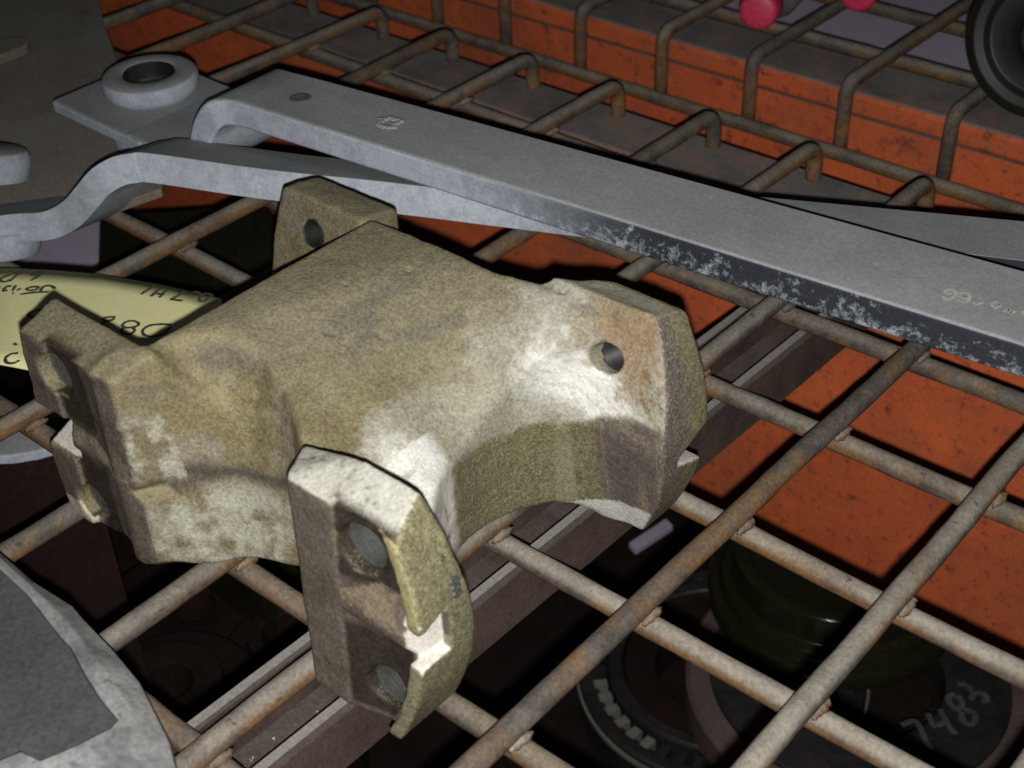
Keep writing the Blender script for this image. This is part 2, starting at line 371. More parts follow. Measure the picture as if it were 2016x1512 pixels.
# second deck, on the rack behind: wire ends drop over the far beam's face
deck2 = thing('wire_deck', (-2, 5, -.8), 'rusty wire deck of the rack behind, wires bent down over the orange beam', 'wire deck', 'wire decks')
for i in range(-8, 5):
    x = i-.43+random.uniform(-.02, .02); Y = 2.27; r = .14; pts = [(x-.008, Y, -.70), (x-.004, Y, -.5), (x, Y, -.3), (x, Y, -.2)]
    for k in range(0, 7):
        th = math.radians(15*k); pts.append((x, Y+r-r*math.cos(th), -.19+r*math.sin(th)))
    for y in np.linspace(2.6, 9, 20): pts.append((x+.004*(y-2.5), y, -.05))
    MB().tube(pts, WR, 10, wob=.03, seed=i+400).build('wire', M['wire'], deck2, smooth=True)
for y, z in ((2.15, -.665), (3.22, -.18), (4.2, -.18), (5.2, -.18), (6.2, -.18)):
    MB().tube([(xx, y, z+random.uniform(-.006, .006)) for xx in np.linspace(-13, 5, 70)], WR, 10, wob=.03, seed=int(y*10)).build('wire', M['wire'], deck2, smooth=True)
# lavender panels below the decks
t = MB().box((-9, 3.12, -.75), (4.5, 10, -.66)).build('lavender_tray', M['lav'], bevel=.02)
tag(t, 'lavender plastic panel lying under the far wire deck', 'tray')

# lower shelf
o = MB().box((-20, -12, -6.6), (12, 9, -6.4)).build('shelf_board', M['void']); tag(o, 'dark board of the lower shelf beneath the parts', 'shelf board', kind='structure')
o['kind'] = 'structure'

# ------------------------------------------------------------------ the cast four-armed bracket (implicit surface -> mesh)
def smin(a, b, k):
    h = np.clip(.5+.5*(b-a)/k, 0, 1); return b*(1-h)+a*h-k*h*(1-h)
def smax(a, b, k): return -smin(-a, -b, k)
def SM(lst, k):
    r = lst[0]
    for q in lst[1:]: r = smax(r, q, k)
    return r
LAT = RNG.uniform(-1, 1, (32, 32, 32)).astype(np.float32)
def vnoise(x, y, z, f):
    X, Y, Z = x*f, y*f, z*f
    i, j, k = np.floor(X).astype(np.int32), np.floor(Y).astype(np.int32), np.floor(Z).astype(np.int32)
    u, v, w = X-i, Y-j, Z-k; u = u*u*(3-2*u); v = v*v*(3-2*v); w = w*w*(3-2*w); r = 0
    for a in (0, 1):
        for b in (0, 1):
            for c in (0, 1):
                r = r+LAT[(i+a) & 31, (j+b) & 31, (k+c) & 31]*(u if a else 1-u)*(v if b else 1-v)*(w if c else 1-w)
    return r
def fbm(x, y, z, f, o=4):
    r, a = 0, 1.
    for n in range(o): r = r+a*vnoise(x+7.3*n, y+3.1*n, z+1.7*n, f); f *= 2.1; a *= .55
    return r
ZM = .74
HOLES = []   # (centre, axis, radius, depth)
for px, py, yy, r in ((716, 1078, -5.335, .130), (764, 1353, -5.375, .115), (116, 731, -5.39, .12), (193, 986, -5.39, .12)):
    HOLES.append((PY(px, py, yy), (0, 1, 0), r, .34))
HOLES.append((PY(1205, 701, -3.545), (0, .97, -.24), .086, .26))
HOLES.append((PY(606, 462, -3.68), (.1, .95, -.3), .08, .26))
def arm(x, y, z, sgn, yo, ti, mi, bi, xl, xr, k=.02, ch=.12, ztop=1.42, bulL=.0, bulR=.0):
    """sgn=-1: pads look to -y.  yo outer face, ti/mi/bi inner face at top / mid / bottom"""
    zz = (z-ZM)/.68
    s = sgn
    top_sl = (ti-mi)/(ztop-ZM); bot_sl = (bi-mi)/(ZM-.07)
    L = [s*(y-yo), -s*(y-(mi+top_sl*(z-ZM))), -s*(y-(mi+bot_sl*(ZM-z))),
         x-(xr+bulR*(1-zz*zz)), (xl-bulL*(1-zz*zz))-x, .07-z, z-ztop]
    tmid = yo-s*.24
    L.append((z-ztop+s*(y-tmid)*ch/.24*1.0)/math.hypot(1, ch/.24))
    return SM(L, k)
def sdf(x, y, z):
    # hub: flat crowned top, sloping shoulder to +x, drafted side walls
    tt = np.clip((1.38-z)/1.2, 0, 1)**.7
    yw = (1-tt)*np.interp(x, [-1.3, -1.2, -1.04, -.9, -.78, -.6, -.5, -.37, -.2, .1], [-5.25, -5.1, -4.86, -4.73, -4.68, -4.73, -4.80, -4.93, -5.04, -5.12]) \
        + tt*np.interp(x, [-1.2, -1.05, -.83, -.46, -.2, .1], [-5.44, -5.29, -5.14, -4.99, -4.98, -5.0])
    xw = .09+.42*((y+4.22)/.72)**2
    A = .62*np.clip((x+.95)/1.05, 0, 1.25)**1.5
    A2 = np.interp(x, [-1.15, -1.0, -.86, -.5, -.37, -.1, .09, .3], [0., .05, .12, .27, .33, .47, .62, .72])
    wf = np.clip((-4.15-y)/.6, 0, 1); wf = wf*wf*(3-2*wf)
    zt = 1.425-A*np.exp(-((y+4.30)/.47)**2)*(1-wf)-A2*wf
    wallp = SM([-1.2-x, (yw-y)*.8, y-(-3.59+.02*(1.4-z)), (x-xw)*.85, np.where(x > -.1, .15, .14)-z, -5.42-y, x-.55], .05)
    hub = smax(wallp, (z-zt)*.82, .05)
    YF = -5.445+.055*z
    F = arm(x, y, z, -1, YF, -5.15, -5.06, -5.06, -.3, .69, bulR=.19)
    F = smax(F, (.10-.62*(y+5.43)-x)*.85, .02)
    F = smax(F, (z-1.42+.30*np.maximum(.38-x, 0))*.96, .02)
    Lf = arm(x, y, z, -1, -5.43, -5.19, -5.0, -5.0, -1.93, -.8, bulL=.05, ztop=1.385, ch=.09)
    Lf = smax(Lf, .07+.22*np.clip(x+1.75, 0, .65)-z, .03)
    Lf = smax(Lf, .94*(x+1.19-.09*(1.3-z))-.34*(y+5.43), .04)
    R = arm(x, y, z, 1, -3.26, -3.48, -3.68, -3.58, -.4, .71, bulR=.19, ch=.05, ztop=1.415)
    R = smax(R, -(x-.15)*.74+(y+3.36)*.67, .06)
    Bk = arm(x, y, z, 1, -3.30, -3.60, -3.74, -3.68, -1.93, -1.27, bulL=.10, ch=.06, ztop=1.345, k=.035)
    # pads recessed between lip and block, with the V ridge between upper and lower pad
    def pads(d, x0, xe, yo, dep, zc):
        fl = yo+dep
        up = SM([x0-x, x-xe, y-fl, (zc+.03+(y-yo)*2.4)-z, z-1.30], .015)
        lo = SM([x0-x, x-xe, y-fl, z-(zc-.04-(y-yo)*1.2), .05-z], .015)
        return smax(smax(d, -up, .015), -lo, .015)
    xe = .605+.19*(1-((z-ZM)/.68)**2)
    F = pads(F, .36, xe, YF, .012+.05*np.clip((x-.38)/.2, 0, 1), .75)
    Lf = pads(Lf, -1.73, -1.10+0*z, -5.43, .03-np.maximum(x+1.5, 0)*.08, .69)
    # V notches through the lips
    nF = SM([-(.95*(x-.815)-.30*(y+5.27)), z-.87+(-5.27-y)*.3, .63-z, xe-.05-x, y+5.22], .012)
    nL = SM([np.abs(z-.68)-.02-(-5.13-y)*.42, y+5.13, x+1.70], .015)
    nR = SM([np.abs(z-.60)-.02-(y+3.50)*.42, -3.50-y, .60-x], .015)
    nX = SM([np.abs(z-.62)-.02-(x+1.22)*.45, -1.22-x, y+5.22], .015)
    F = smax(F, -nF, .02); Lf = smax(smax(Lf, -nL, .02), -nX, .02); R = smax(R, -nR, .02)
    d = smin(hub, Lf, .27); d = smax(d, z-1.385-.03*np.clip(x+1.2, 0, 1), .03)
    d = smax(d, np.minimum(-1.20-x, y+5.20), .03)
    d = smin(d, Lf, .04)
    d = smin(d, R, .20); d = smin(d, Bk, .05); d = smin(d, F, .10)
    for c, a, r, dep in HOLES:
        a = np.array(a)/np.linalg.norm(a); qx, qy, qz = x-c[0], y-c[1], z-c[2]
        h = qx*a[0]+qy*a[1]+qz*a[2]; rad = np.sqrt(np.maximum((qx-h*a[0])**2+(qy-h*a[1])**2+(qz-h*a[2])**2, 1e-9))
        s = 1 if c[1] < -4.3 else 1
        d = smax(d, -np.maximum(rad-r, np.maximum(h-dep, -h-.2)), .02)
    # worn cast lettering patch on the hub and foundry roughness
    n = fbm(x, y, z, 9., 4)
    d = d+.0030*n+.0035*vnoise(x, y, z, 2.3)
    for c in PITS:
        d = smax(d, c[3]-np.sqrt((x-c[0])**2+(y-c[1])**2+(z-c[2])**2), .015)
    return d
PITS = []
def hit(px, py):
    r = pix_ray(px, py); t = np.arange(6.5, 9.6, .004); q = CAM_C[None]+t[:, None]*r[None]; f = sdf(*q.T); k = np.argmax(f < 0); return q[k]
PITS += [(*hit(px, py), rr_) for px, py, rr_ in ((643, 652, .020), (655, 657, .014), (749, 662, .018), (745, 690, .013), (806, 532, .017), (680, 560, .010), (905, 600, .012), (826, 520, .012))]
STEP = .0135
gx = np.arange(-2.15, 1.0, STEP, dtype=np.float32); gy = np.arange(-5.6, -3.1, STEP, dtype=np.float32); gz = np.arange(0.0, 1.55, STEP, dtype=np.float32)
F = np.empty((len(gx), len(gy), len(gz)), np.float32)
YY, ZZ = np.meshgrid(gy, gz, indexing='ij')
for a in range(0, len(gx), 24):
    xs = gx[a:a+24][:, None, None]+np.zeros_like(YY)[None]
    F[a:a+24] = sdf(xs, YY[None]+0*xs, ZZ[None]+0*xs)
def surface_nets(F, gx, gy, gz):
    S = F < 0; nx, ny, nz = F.shape
    cnt = np.zeros((nx-1, ny-1, nz-1), np.uint8)
    for a in (0, 1):
        for b in (0, 1):
            for c in (0, 1): cnt += S[a:nx-1+a, b:ny-1+b, c:nz-1+c]
    act = (cnt > 0) & (cnt < 8); idx = np.argwhere(act); vid = np.full(act.shape, -1, np.int64); vid[act] = np.arange(len(idx))
    cor = {(a, b, c): F[idx[:, 0]+a, idx[:, 1]+b, idx[:, 2]+c] for a in (0, 1) for b in (0, 1) for c in (0, 1)}
    acc = np.zeros((len(idx), 3)); num = np.zeros(len(idx))
    for p in cor:
        for ax in range(3):
            if p[ax]: continue
            q = list(p); q[ax] = 1; q = tuple(q); f0, f1 = cor[p], cor[q]; m = (f0 < 0) != (f1 < 0)
            t = np.where(m, f0/(np.where(m, f0-f1, 1)), 0); pos = np.tile(np.array(p, float), (len(idx), 1)); pos[:, ax] = t
            acc += pos*m[:, None]; num += m
    v = (idx+acc/num[:, None])*STEP+np.array([gx[0], gy[0], gz[0]])
    quads = []
    for ax in range(3):
        o = [(0, 1, 1), (1, 0, 1), (1, 1, 0)][ax]; sl0 = tuple(slice(q, n-1) for q, n in zip(o, F.shape))
        sh = list(F.shape); A = S
        b0 = [slice(1, n-1) for n in F.shape]; b1 = [slice(1, n-1) for n in F.shape]; b0[ax] = slice(0, F.shape[ax]-1); b1[ax] = slice(1, F.shape[ax])
        m = A[tuple(b0)] != A[tuple(b1)]; w = np.argwhere(m); w[:, [k for k in range(3) if k != ax]] += 1
        ins = A[tuple(w.T)]
        u, vv = [(1, 2), (2, 0), (0, 1)][ax]
        def cell(du, dv):
            c = w.copy(); c[:, u] -= du; c[:, vv] -= dv; return vid[tuple(c.T)]
        q = np.stack([cell(1, 1), cell(0, 1), cell(0, 0), cell(1, 0)], 1)
        q[~ins] = q[~ins][:, ::-1]; quads.append(q)
    return v, np.concatenate(quads)
CV, CQ = surface_nets(F, gx, gy, gz)
# normals from the field, for wear that follows the form
def grad(v, e=.02):
    g = np.stack([sdf(*(v+np.eye(3)[k]*e).T)-sdf(*(v-np.eye(3)[k]*e).T) for k in range(3)], 1)
    return g/(np.linalg.norm(g, axis=1, keepdims=True)+1e-9)
def sstep(a, b, t): t = np.clip((t-a)/(b-a), 0, 1); return t*t*(3-2*t)
def lerp(a, b, t): return a*(1-t[:, None])+np.array(b)[None]*t[:, None]
NV = grad(CV)
x, y, z = CV.T; nx_, ny_, nz_ = NV.T
n1 = fbm(x, y, z, 4., 4); n2 = fbm(x+9, y, z, 14., 4); n3 = fbm(x, y+5, z, 46., 2)
col = np.tile(np.array([.198, .168, .092]), (len(CV), 1)); met = np.full(len(CV), .35); rgh = np.full(len(CV), .62)
def paint(mask, c, m=None, r=None):
    global col, met, rgh
    mask = np.clip(mask, 0, 1); col = lerp(col, c, mask)
    if m is not None: met = met*(1-mask)+m*mask
    if r is not None: rgh = rgh*(1-mask)+r*mask
# side walls: chalky pale corrosion over dull brown
side = sstep(.75, .3, np.abs(nz_))
paint(side*sstep(-.5, .6, n1), (.175, .15, .105), .2, .7)
wall = side*(ny_ < -.4)*sstep(-1.15, -1.02, x)*sstep(.15, .0, x)
paint(.8*wall*sstep(-.6, .9, n1+.6*n2+.15), (.225, .20, .145), .1, .75)
paint(wall*sstep(.64, .5, z)*sstep(-.9, 1.0, n2+.5*n1+.2)*sstep(-.25, -.65, x), (.32, .315, .25), .1, .7)
paint(wall*np.exp(-((z-.66-.04*n1)/.055)**2), (.075, .063, .05), .1, .75)
paint(wall*np.exp(-((z-1.24-.05*n1)/.06)**2)*.8, (.105, .09, .07), .1, .75)
# grey dust settled on upward faces towards the back
dust = sstep(.55, .93, nz_)*sstep(.25, -.5, x+.35*n1-.55*(y+4.2))
paint(.8*dust, (.19, .172, .112), 0., .85)
def near_seg(p, q, r):
    p, q = hit(*p), hit(*q); u = q-p; L2 = u@u; w = CV-p; h = np.clip(w@u/L2, 0, 1); return sstep(r, r*.35, np.linalg.norm(w-h[:, None]*u, axis=1)+.02*n1+.015*n2)
for p_, q_, r_ in (((655, 645), (800, 552), .085), ((785, 665), (905, 622), .07), ((690, 700), (730, 640), .05)):
    paint(.6*near_seg(p_, q_, r_), (.135, .128, .10), .1, .8)
paint(.28*(z > 1.0)*sstep(.7, .9, nz_)*sstep(.25, .75, n1+.4*n2), (.15, .135, .09), .15, .75)
# bare, rubbed aluminium: front shoulder, bolt boss, front arm's top and the notch faces
sh = (z > .6)*(x > -.6)*(y > -5.2)*(y < -3.3)*(nx_+nz_ > .3)
rdist = (x-.09)-.45*(y+4.22)**2            # how far along the shoulder towards the valley's rim
paint(sh*sstep(-.42, -.18, rdist+.10*n1+.04*n2)*.75, (.30, .285, .225), .12, .7)
paint(sh*sstep(-4.35, -4.65, y+.12*n1)*sstep(-.34, -.08, rdist+.14*n1+.05*n2)*sstep(-1.1, -.2, n2+.3), (.60, .595, .55), .2, .5)
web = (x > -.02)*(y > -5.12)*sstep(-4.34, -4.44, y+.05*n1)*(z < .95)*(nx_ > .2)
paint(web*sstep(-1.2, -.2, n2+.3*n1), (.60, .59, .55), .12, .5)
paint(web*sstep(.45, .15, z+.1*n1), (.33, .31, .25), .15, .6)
soft = sstep(-.35, -.1, x)*sstep(.35, .15, x)*sstep(-4.0, -3.85, y)*(z > .8)
met = met*(1-soft); rgh = rgh*(1-soft)+.95*soft
fr = (y < -5.02)*(x > -.05)*(z > 1.22)*sstep(.15, .45, nz_)
paint(fr*sstep(-1.5, -.3, n3+.4*n2), (.50, .49, .43), .2, .55)
thr = z-(ZM-.01+.13*sstep(.3, .7, x))+.012*n2
bo = sstep(-.15, .22, x+.12*n1)*(y > -3.95)*sstep(-.1, -.35, ny_)*sstep(-.02, .03, thr)
paint(bo*sstep(-.2, .3, n2+.4), (.33, .32, .26), .08, .72)
rq = CV-HOLES[4][0]; rr2 = np.linalg.norm(rq, axis=1)
paint(.6*bo*sstep(.34, .16, rr2+.06*n2)*sstep(-.02, .1, rq[:, 0]+.5*rq[:, 2]), (.22, .125, .06), .05, .85)
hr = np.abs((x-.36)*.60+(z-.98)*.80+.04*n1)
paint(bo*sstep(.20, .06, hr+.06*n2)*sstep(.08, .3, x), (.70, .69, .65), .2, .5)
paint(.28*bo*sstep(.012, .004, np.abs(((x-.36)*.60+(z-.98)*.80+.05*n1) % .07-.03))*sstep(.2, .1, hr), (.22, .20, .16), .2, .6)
paint(.7*bo*sstep(.45, .66, x+.1*n2)*sstep(.0, .6, n2+.8*n3), (.24, .155, .09), .1, .8)
paint(.75*bo*sstep(1.14, 1.36, z+.12*n2)*sstep(.2, .45, x), (.20, .14, .075), .1, .8)
lowr = (x > .05)*sstep(-4.42, -4.32, y+.05*n1)*(ny_ < .3)*sstep(.03, -.02, z-(ZM-.01+.13*sstep(.3, .7, x))+.012*n2)*(y < -3.4)*sstep(.5, .2, nz_)
gsp = np.where(n3 > .15, 1., 0.)
paint(lowr, (.155, .14, .085), .35, .55)
paint(lowr*sstep(-.3, .6, n3+.4*n2)*.45, (.27, .245, .12), .6, .42)
paint(lowr*sstep(.18, .05, np.abs(x-.30+.02*n2))*sstep(.3, .6, vnoise(x*18, y*.3, z*.5, 1.)+.3)*.5, (.36, .34, .22), .5, .45)
paint(lowr*sstep(.42, .54, x+.02*n2)*.85, (.115, .092, .088), .25, .6)
paint(lowr*sstep(.50, .54, x)*sstep(.45, .7, vnoise(x*22, y*.2, z*.6, 1.)), (.30, .23, .17), .4, .5)
foot = (x > .05)*(y > -4.0)*(z < .15+.10*sstep(.2, .7, x))*(ny_ < .2)
paint(foot, (.55, .54, .50), .3, .5)
# end flanges: coarse golden passivation
endf = (x > .66)*(nx_ > .45)
paint(endf, (.165, .152, .088), .35, .6)
paint(endf*sstep(.0, .6, n3+.4*n2)*.7, (.25, .23, .135), .4, .55)
paint(endf*sstep(.2, .7, n1)*.5, (.12, .108, .07), .3, .6)
paint(endf*(y > -3.9)*sstep(-3.36, -3.46, y+.02*n1)*.9, (.13, .105, .10), .25, .6)
paint(endf*sstep(.5, .2, z)*.5, (.14, .13, .085), .4, .6)
# outer pads and lips: brown oily machined steel look
pad = (y < -5.16)*sstep(.72, .5, nz_)*((x < -1.0) | (x > .0))*sstep(.62, .48, nx_)
paint(pad*(z < 1.36), (.135, .112, .09), .25, .6)
paint(pad*(z < 1.36)*sstep(-.1, .4, n1+.5*n2)*.7, (.085, .068, .055), .2, .6)
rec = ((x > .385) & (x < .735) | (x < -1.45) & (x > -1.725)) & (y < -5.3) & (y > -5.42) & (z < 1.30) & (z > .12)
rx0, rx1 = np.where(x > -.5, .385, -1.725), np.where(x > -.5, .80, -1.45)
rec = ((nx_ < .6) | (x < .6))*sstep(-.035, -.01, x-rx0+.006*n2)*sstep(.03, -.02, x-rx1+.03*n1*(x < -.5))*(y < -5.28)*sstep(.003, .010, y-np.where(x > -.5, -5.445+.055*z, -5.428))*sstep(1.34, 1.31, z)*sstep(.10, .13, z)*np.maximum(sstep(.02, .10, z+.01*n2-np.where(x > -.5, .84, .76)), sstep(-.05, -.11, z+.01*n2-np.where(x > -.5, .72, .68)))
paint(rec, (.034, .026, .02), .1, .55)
deep = 0*pad*(y > np.where(x > -.5, -5.41, -5.40))*(z < 1.31)*(nz_ < .5)*(ny_ < -.5)
paint(.9*deep*((x > .40) | (x < -1.45+.06*n1)), (.030, .023, .018), .1, .55)
paint(.5*deep*((x > .3) | (x < -1.4))*sstep(.55, .8, n3+.3*n2), (.11, .085, .05), .2, .6)
rdg = pad*(z > .66)*(z < .98)*(nz_ > .15); paint(rdg*sstep(-.3, .4, n2+.3), (.20, .16, .11), .25, .55)
lipf = pad*(x > .585+.19*(1-((z-ZM)/.68)**2))*(ny_ < -.6); paint(lipf*(z > .85), (.37, .33, .17), .4, .6)
paint(lipf*(z < .7)*.7, (.26, .25, .15), .3, .6)
paint((y < -5.2)*(x < -1.72)*(ny_ < -.5)*sstep(-.6, .2, n2), (.145, .12, .095), .3, .6)
nv = ((y < -5.2)*(x > .6)*(z < .89)*(z > .60)*((nx_ > .6) & (x < .868) & (x > .74) | (nz_ > .5) & (x > .72))) | ((y < -5.08)*(x < -1.7)*(z < .85)*(z > .55)*(nz_ > .3)) | ((y > -3.55)*(x > .6)*(z < .72)*(z > .35)*(nz_ > .3))
paint(nv.astype(float), (.60, .57, .53), .2, .5)
paint((y < -5.2)*(x < -1.7)*(z < .2)*(ny_ < -.2)*.8, (.5, .45, .36), .2, .6)
blk = (x > -1.2)*(x < -.92)*(y < -5.22)*(nx_ > .3)
paint(.65*blk*sstep(-.2, .6, n2+.4*n1+.1)*sstep(1.15, .95, z)*sstep(.6, .7, z), (.40, .39, .31), .1, .7)
for c, a_, r, dep in HOLES:
    a_ = np.array(a_)/np.linalg.norm(a_); q = CV-c; h = q@a_; rad = np.linalg.norm(q-h[:, None]*a_, axis=1)
    paint(((rad < r+.012) & (h > .03) & (h < dep+.05)).astype(float), (.03, .03, .028), .2, .6)  # hole interiors coloured near-black to stand for the shade inside
col = col*(1+.06*n2+.09*n3)[:, None]; col = np.clip(col, .006, .8)

tc = NT('cast_aluminium')
spark = sstep(.3, .9, lowr*(x < .48)+.8*endf+.55*(nz_ > .6)*sstep(-.75, -.3, x-.2*n1)*sstep(-4.2, -4.6, y+.2*n1))
at = tc.n('ShaderNodeAttribute', attribute_name='Wear'); am = tc.n('ShaderNodeAttribute', attribute_name='Metal')
fine = tc.noise(1100, 3, .75); med = tc.noise(330, 4, .7)
cc = tc.mix(.95, at.outputs['Color'], tc.ramp(fine, [(.28, .22), (.72, .80)]), 'SOFT_LIGHT')
cc = tc.mix(.25, cc, tc.ramp(med, [(.3, .25), (.7, .8)]), 'SOFT_LIGHT')
sx = tc.n('ShaderNodeSeparateColor'); tc.L(am.outputs['Color'], sx.inputs[0])
cc = tc.mix(tc.math('MULTIPLY', sx.outputs[2], tc.ramp(tc.noise(1500, 2, .6), [(.54, 0.), (.64, .5)])), cc, (.46, .42, .24))  # sparkle glints put into the colour as bright gold specks
rr = tc.math('ADD', sx.outputs[1], tc.math('MULTIPLY', tc.math('SUBTRACT', fine, .5), .35))
M['cast'] = tc.out(cc, rr, sx.outputs[0], tc.math('ADD', fine, tc.math('MULTIPLY', med, 1.2)), .85, .00024, .22)

cast = thing('cast_bracket', (-.6, -4.35, .07), 'worn gold-grey metal casting with four jawed arms and bolt holes, lying on the wire deck', 'metal casting')
cen = CV[CQ].mean(1)
zone = np.zeros(len(CQ), int)
zone[(cen[:, 0] < -1.2) & (cen[:, 1] < -4.4)] = 1; zone[(cen[:, 0] < -1.2) & (cen[:, 1] >= -4.4)] = 2
zone[(cen[:, 0] > .1) & (cen[:, 1] < -4.7)] = 3; zone[(cen[:, 0] > .1) & (cen[:, 1] > -3.75)] = 4
for zi, nm in enumerate(('hub', 'arm', 'arm', 'arm', 'arm')):
    q = CQ[zone == zi]; used, inv = np.unique(q, return_inverse=True); inv = inv.reshape(q.shape)
    me = bpy.data.meshes.new(nm); vv = CV[used]*G-np.array(cast.location)
    me.vertices.add(len(vv)); me.vertices.foreach_set('co', vv.astype(np.float32).ravel())
    me.loops.add(inv.size); me.loops.foreach_set('vertex_index', inv.ravel().astype(np.int32))
    me.polygons.add(len(inv)); me.polygons.foreach_set('loop_start', np.arange(0, inv.size, 4, dtype=np.int32)); me.polygons.foreach_set('loop_total', np.full(len(inv), 4, np.int32))
    me.polygons.foreach_set('use_smooth', np.ones(len(inv), bool)); me.update(calc_edges=True); me.validate()
    for an, arr in (('Wear', np.c_[col, np.ones(len(col))]), ('Metal', np.c_[met, rgh, spark, np.ones(len(col))])):
        ca = me.color_attributes.new(an, 'FLOAT_COLOR', 'POINT'); ca.data.foreach_set('color', arr[used].astype(np.float32).ravel())
    try: me.normals_split_custom_set_from_vertices((NV[used]).tolist()) if False else None
    except Exception: pass
    me.materials.append(M['cast']); o = bpy.data.objects.new(nm, me); COL.objects.link(o); o.parent = cast
# threaded liners in the holes
for c, a, r, dep in HOLES:
    prof = [(r+.012, -.0)] if False else []
    zz = .035
    while zz < dep-.02: prof += [(r-.004, zz), (r-.022, zz+.011)]; zz += .022
    prof += [(r-.03, dep-.03)]
    MB().lathe(prof, c, a, 40).build('threaded_hole', M['bolt'] if c[1] < -4.5 else M['thread'], cast, smooth=False)  # liners of the right and back holes coloured darker for the shade within
# raised figures on the front flange
mbn = MB()
def flange_pt(px, py):
    p = PY(px, py, -5.1)
    for _ in range(12):
        xx = .69+.19*(1-((p[2]-ZM)/.68)**2)+.002
        d = pix_ray(px, py); t = (xx-CAM_C[0])/d[0]; p = CAM_C+t*d
    return p
for cx, cy in ((893, 1143), (897, 1155), (900, 1168)):
    pts = [flange_pt(cx+8.5*math.cos(t)*math.cos(-.75)-3.4*math.sin(t)*math.sin(-.75), cy+8.5*math.cos(t)*math.sin(-.75)+3.4*math.sin(t)*math.cos(-.75)) for t in np.linspace(0, 2*math.pi, 18)]
    mbn.tube(pts, .010, 6, cap=False)
mbn.tube([flange_pt(866, 1103), flange_pt(872, 1095)], .010, 6)
mbn.build('cast_number', M['cast_fig'] if 'cast_fig' in M else M['bolt'], cast, smooth=True)

# ------------------------------------------------------------------ grey link bars
def rails_bar(front, far, thick, name, mat, parent, seg=6):
    """flat bar between a front and a far rail (3-D), thickness downwards along the face normal"""
    front = smoothline3(front, seg); far = smoothline3(far, seg); n = len(front); vs = []
    for i in range(n):
        t = front[min(i+1, n-1)]-front[max(i-1, 0)]; w = far[i]-front[i]; nn = np.cross(t, w); nn /= np.linalg.norm(nn)
        if nn[2] < 0: nn = -nn
        vs += [front[i], far[i], far[i]-nn*thick, front[i]-nn*thick]
    fs = [(4*i+k, 4*i+(k+1) % 4, 4*(i+1)+(k+1) % 4, 4*(i+1)+k) for i in range(n-1) for k in range(4)]+[(0, 1, 2, 3), tuple(4*(n-1)+k for k in (3, 2, 1, 0))]
    return MB().add(vs, fs).build(name, mat, parent, bevel=.028, segs=3)
def smoothline3(pts, k): return smoothline(pts, k) if k > 1 else [np.array(p, float) for p in pts]

link1 = thing('link_bar', (-5.0, -2.3, .35), 'long grey link bar lying on top, with a ring boss and dark flaked edge', 'link bar', 'grey link bars')
Z1 = 1.13
def on1(x): return -2.72+.0905*(x+3.6)
def far1(x): return -2.13+.111*(x+3.6)
fr = [(-4.75, -2.86, .57), (-4.45, -2.86, .57), (-4.18, -2.86, .585), (-3.98, -2.85, .70), (-3.86, -2.83, .93), (-3.72, -2.79, 1.09), (-3.52, -2.72, Z1)]
fa = [(-4.75, -2.02, .57), (-4.45, -2.02, .57), (-4.18, -2.03, .585), (-3.98, -2.05, .70), (-3.90, -2.08, .93), (-3.74, -2.11, 1.09), (-3.52, -2.13, Z1)]
for xx in (-3.2, -2.4, -1.4, -.4, .6, 1.6, 2.6, 3.6):
    fr.append((xx, on1(xx), Z1)); fa.append((xx, far1(xx), Z1))
rails_bar(fr, fa, .205, 'bar', M['arm'], link1)
pl = [(-5.76, -2.84), (-4.55, -2.872), (-4.38, -2.6), (-4.40, -2.1), (-4.7, -1.80), (-5.62, -1.78), (-5.77, -1.95)]
MB().prism(pl, .45, .563).build('end_plate', M['arm'], link1, bevel=.03, segs=3)
ringc = P(300, 178, .565)
R0, R1 = .385, .205
MB().lathe([(R1+.006, .02), (R1+.006, .155), (R1+.025, .165), (R0-.05, .165), (R0-.015, .15), (R0, .12), (R0, .05), (R0-.015, .02), (R0-.03, .0)], ringc, n=72).build('ring_boss', M['arm'], link1, bevel=.012)
MB().lathe([(R1, .004), (R1, .162)], ringc, n=64).build('bore', M['darkmetal'], link1, smooth=True)  # bore wall coloured darker than the ring
MB().lathe([(.001, .03), (R1-.05, .03), (R1-.04, .04), (R1-.002, .04)], ringc, n=48).build('bore_plug', M['bolt'], link1, smooth=False)
MB().lathe([(.2, -.42), (.37, -.42), (.385, -.40), (.385, -.11)], ringc, n=48).build('lower_boss', M['arm'], link1, bevel=.012)
hc = P(591, 193, Z1)
MB().lathe([(.001, .0035), (.03, .004), (.04, .007), (.068, .007), (.078, .003), (.082, -.01)], hc, n=32).build('plug_screw', M['arm2'], link1, smooth=True)
hc = P(766, 241, Z1)
mb = MB(); rg = np.random.default_rng(3)
for k in range(16):
    th = k/16*6.28; r = .07+rg.uniform(-.02, .02); q = hc+np.array([r*math.cos(th), r*math.sin(th), .0]); mb.lathe([(.03, -.004), (.022, .008), (.001, .012)], q, n=7)
mb.build('weld_scar', M['arm'], link1, smooth=True)

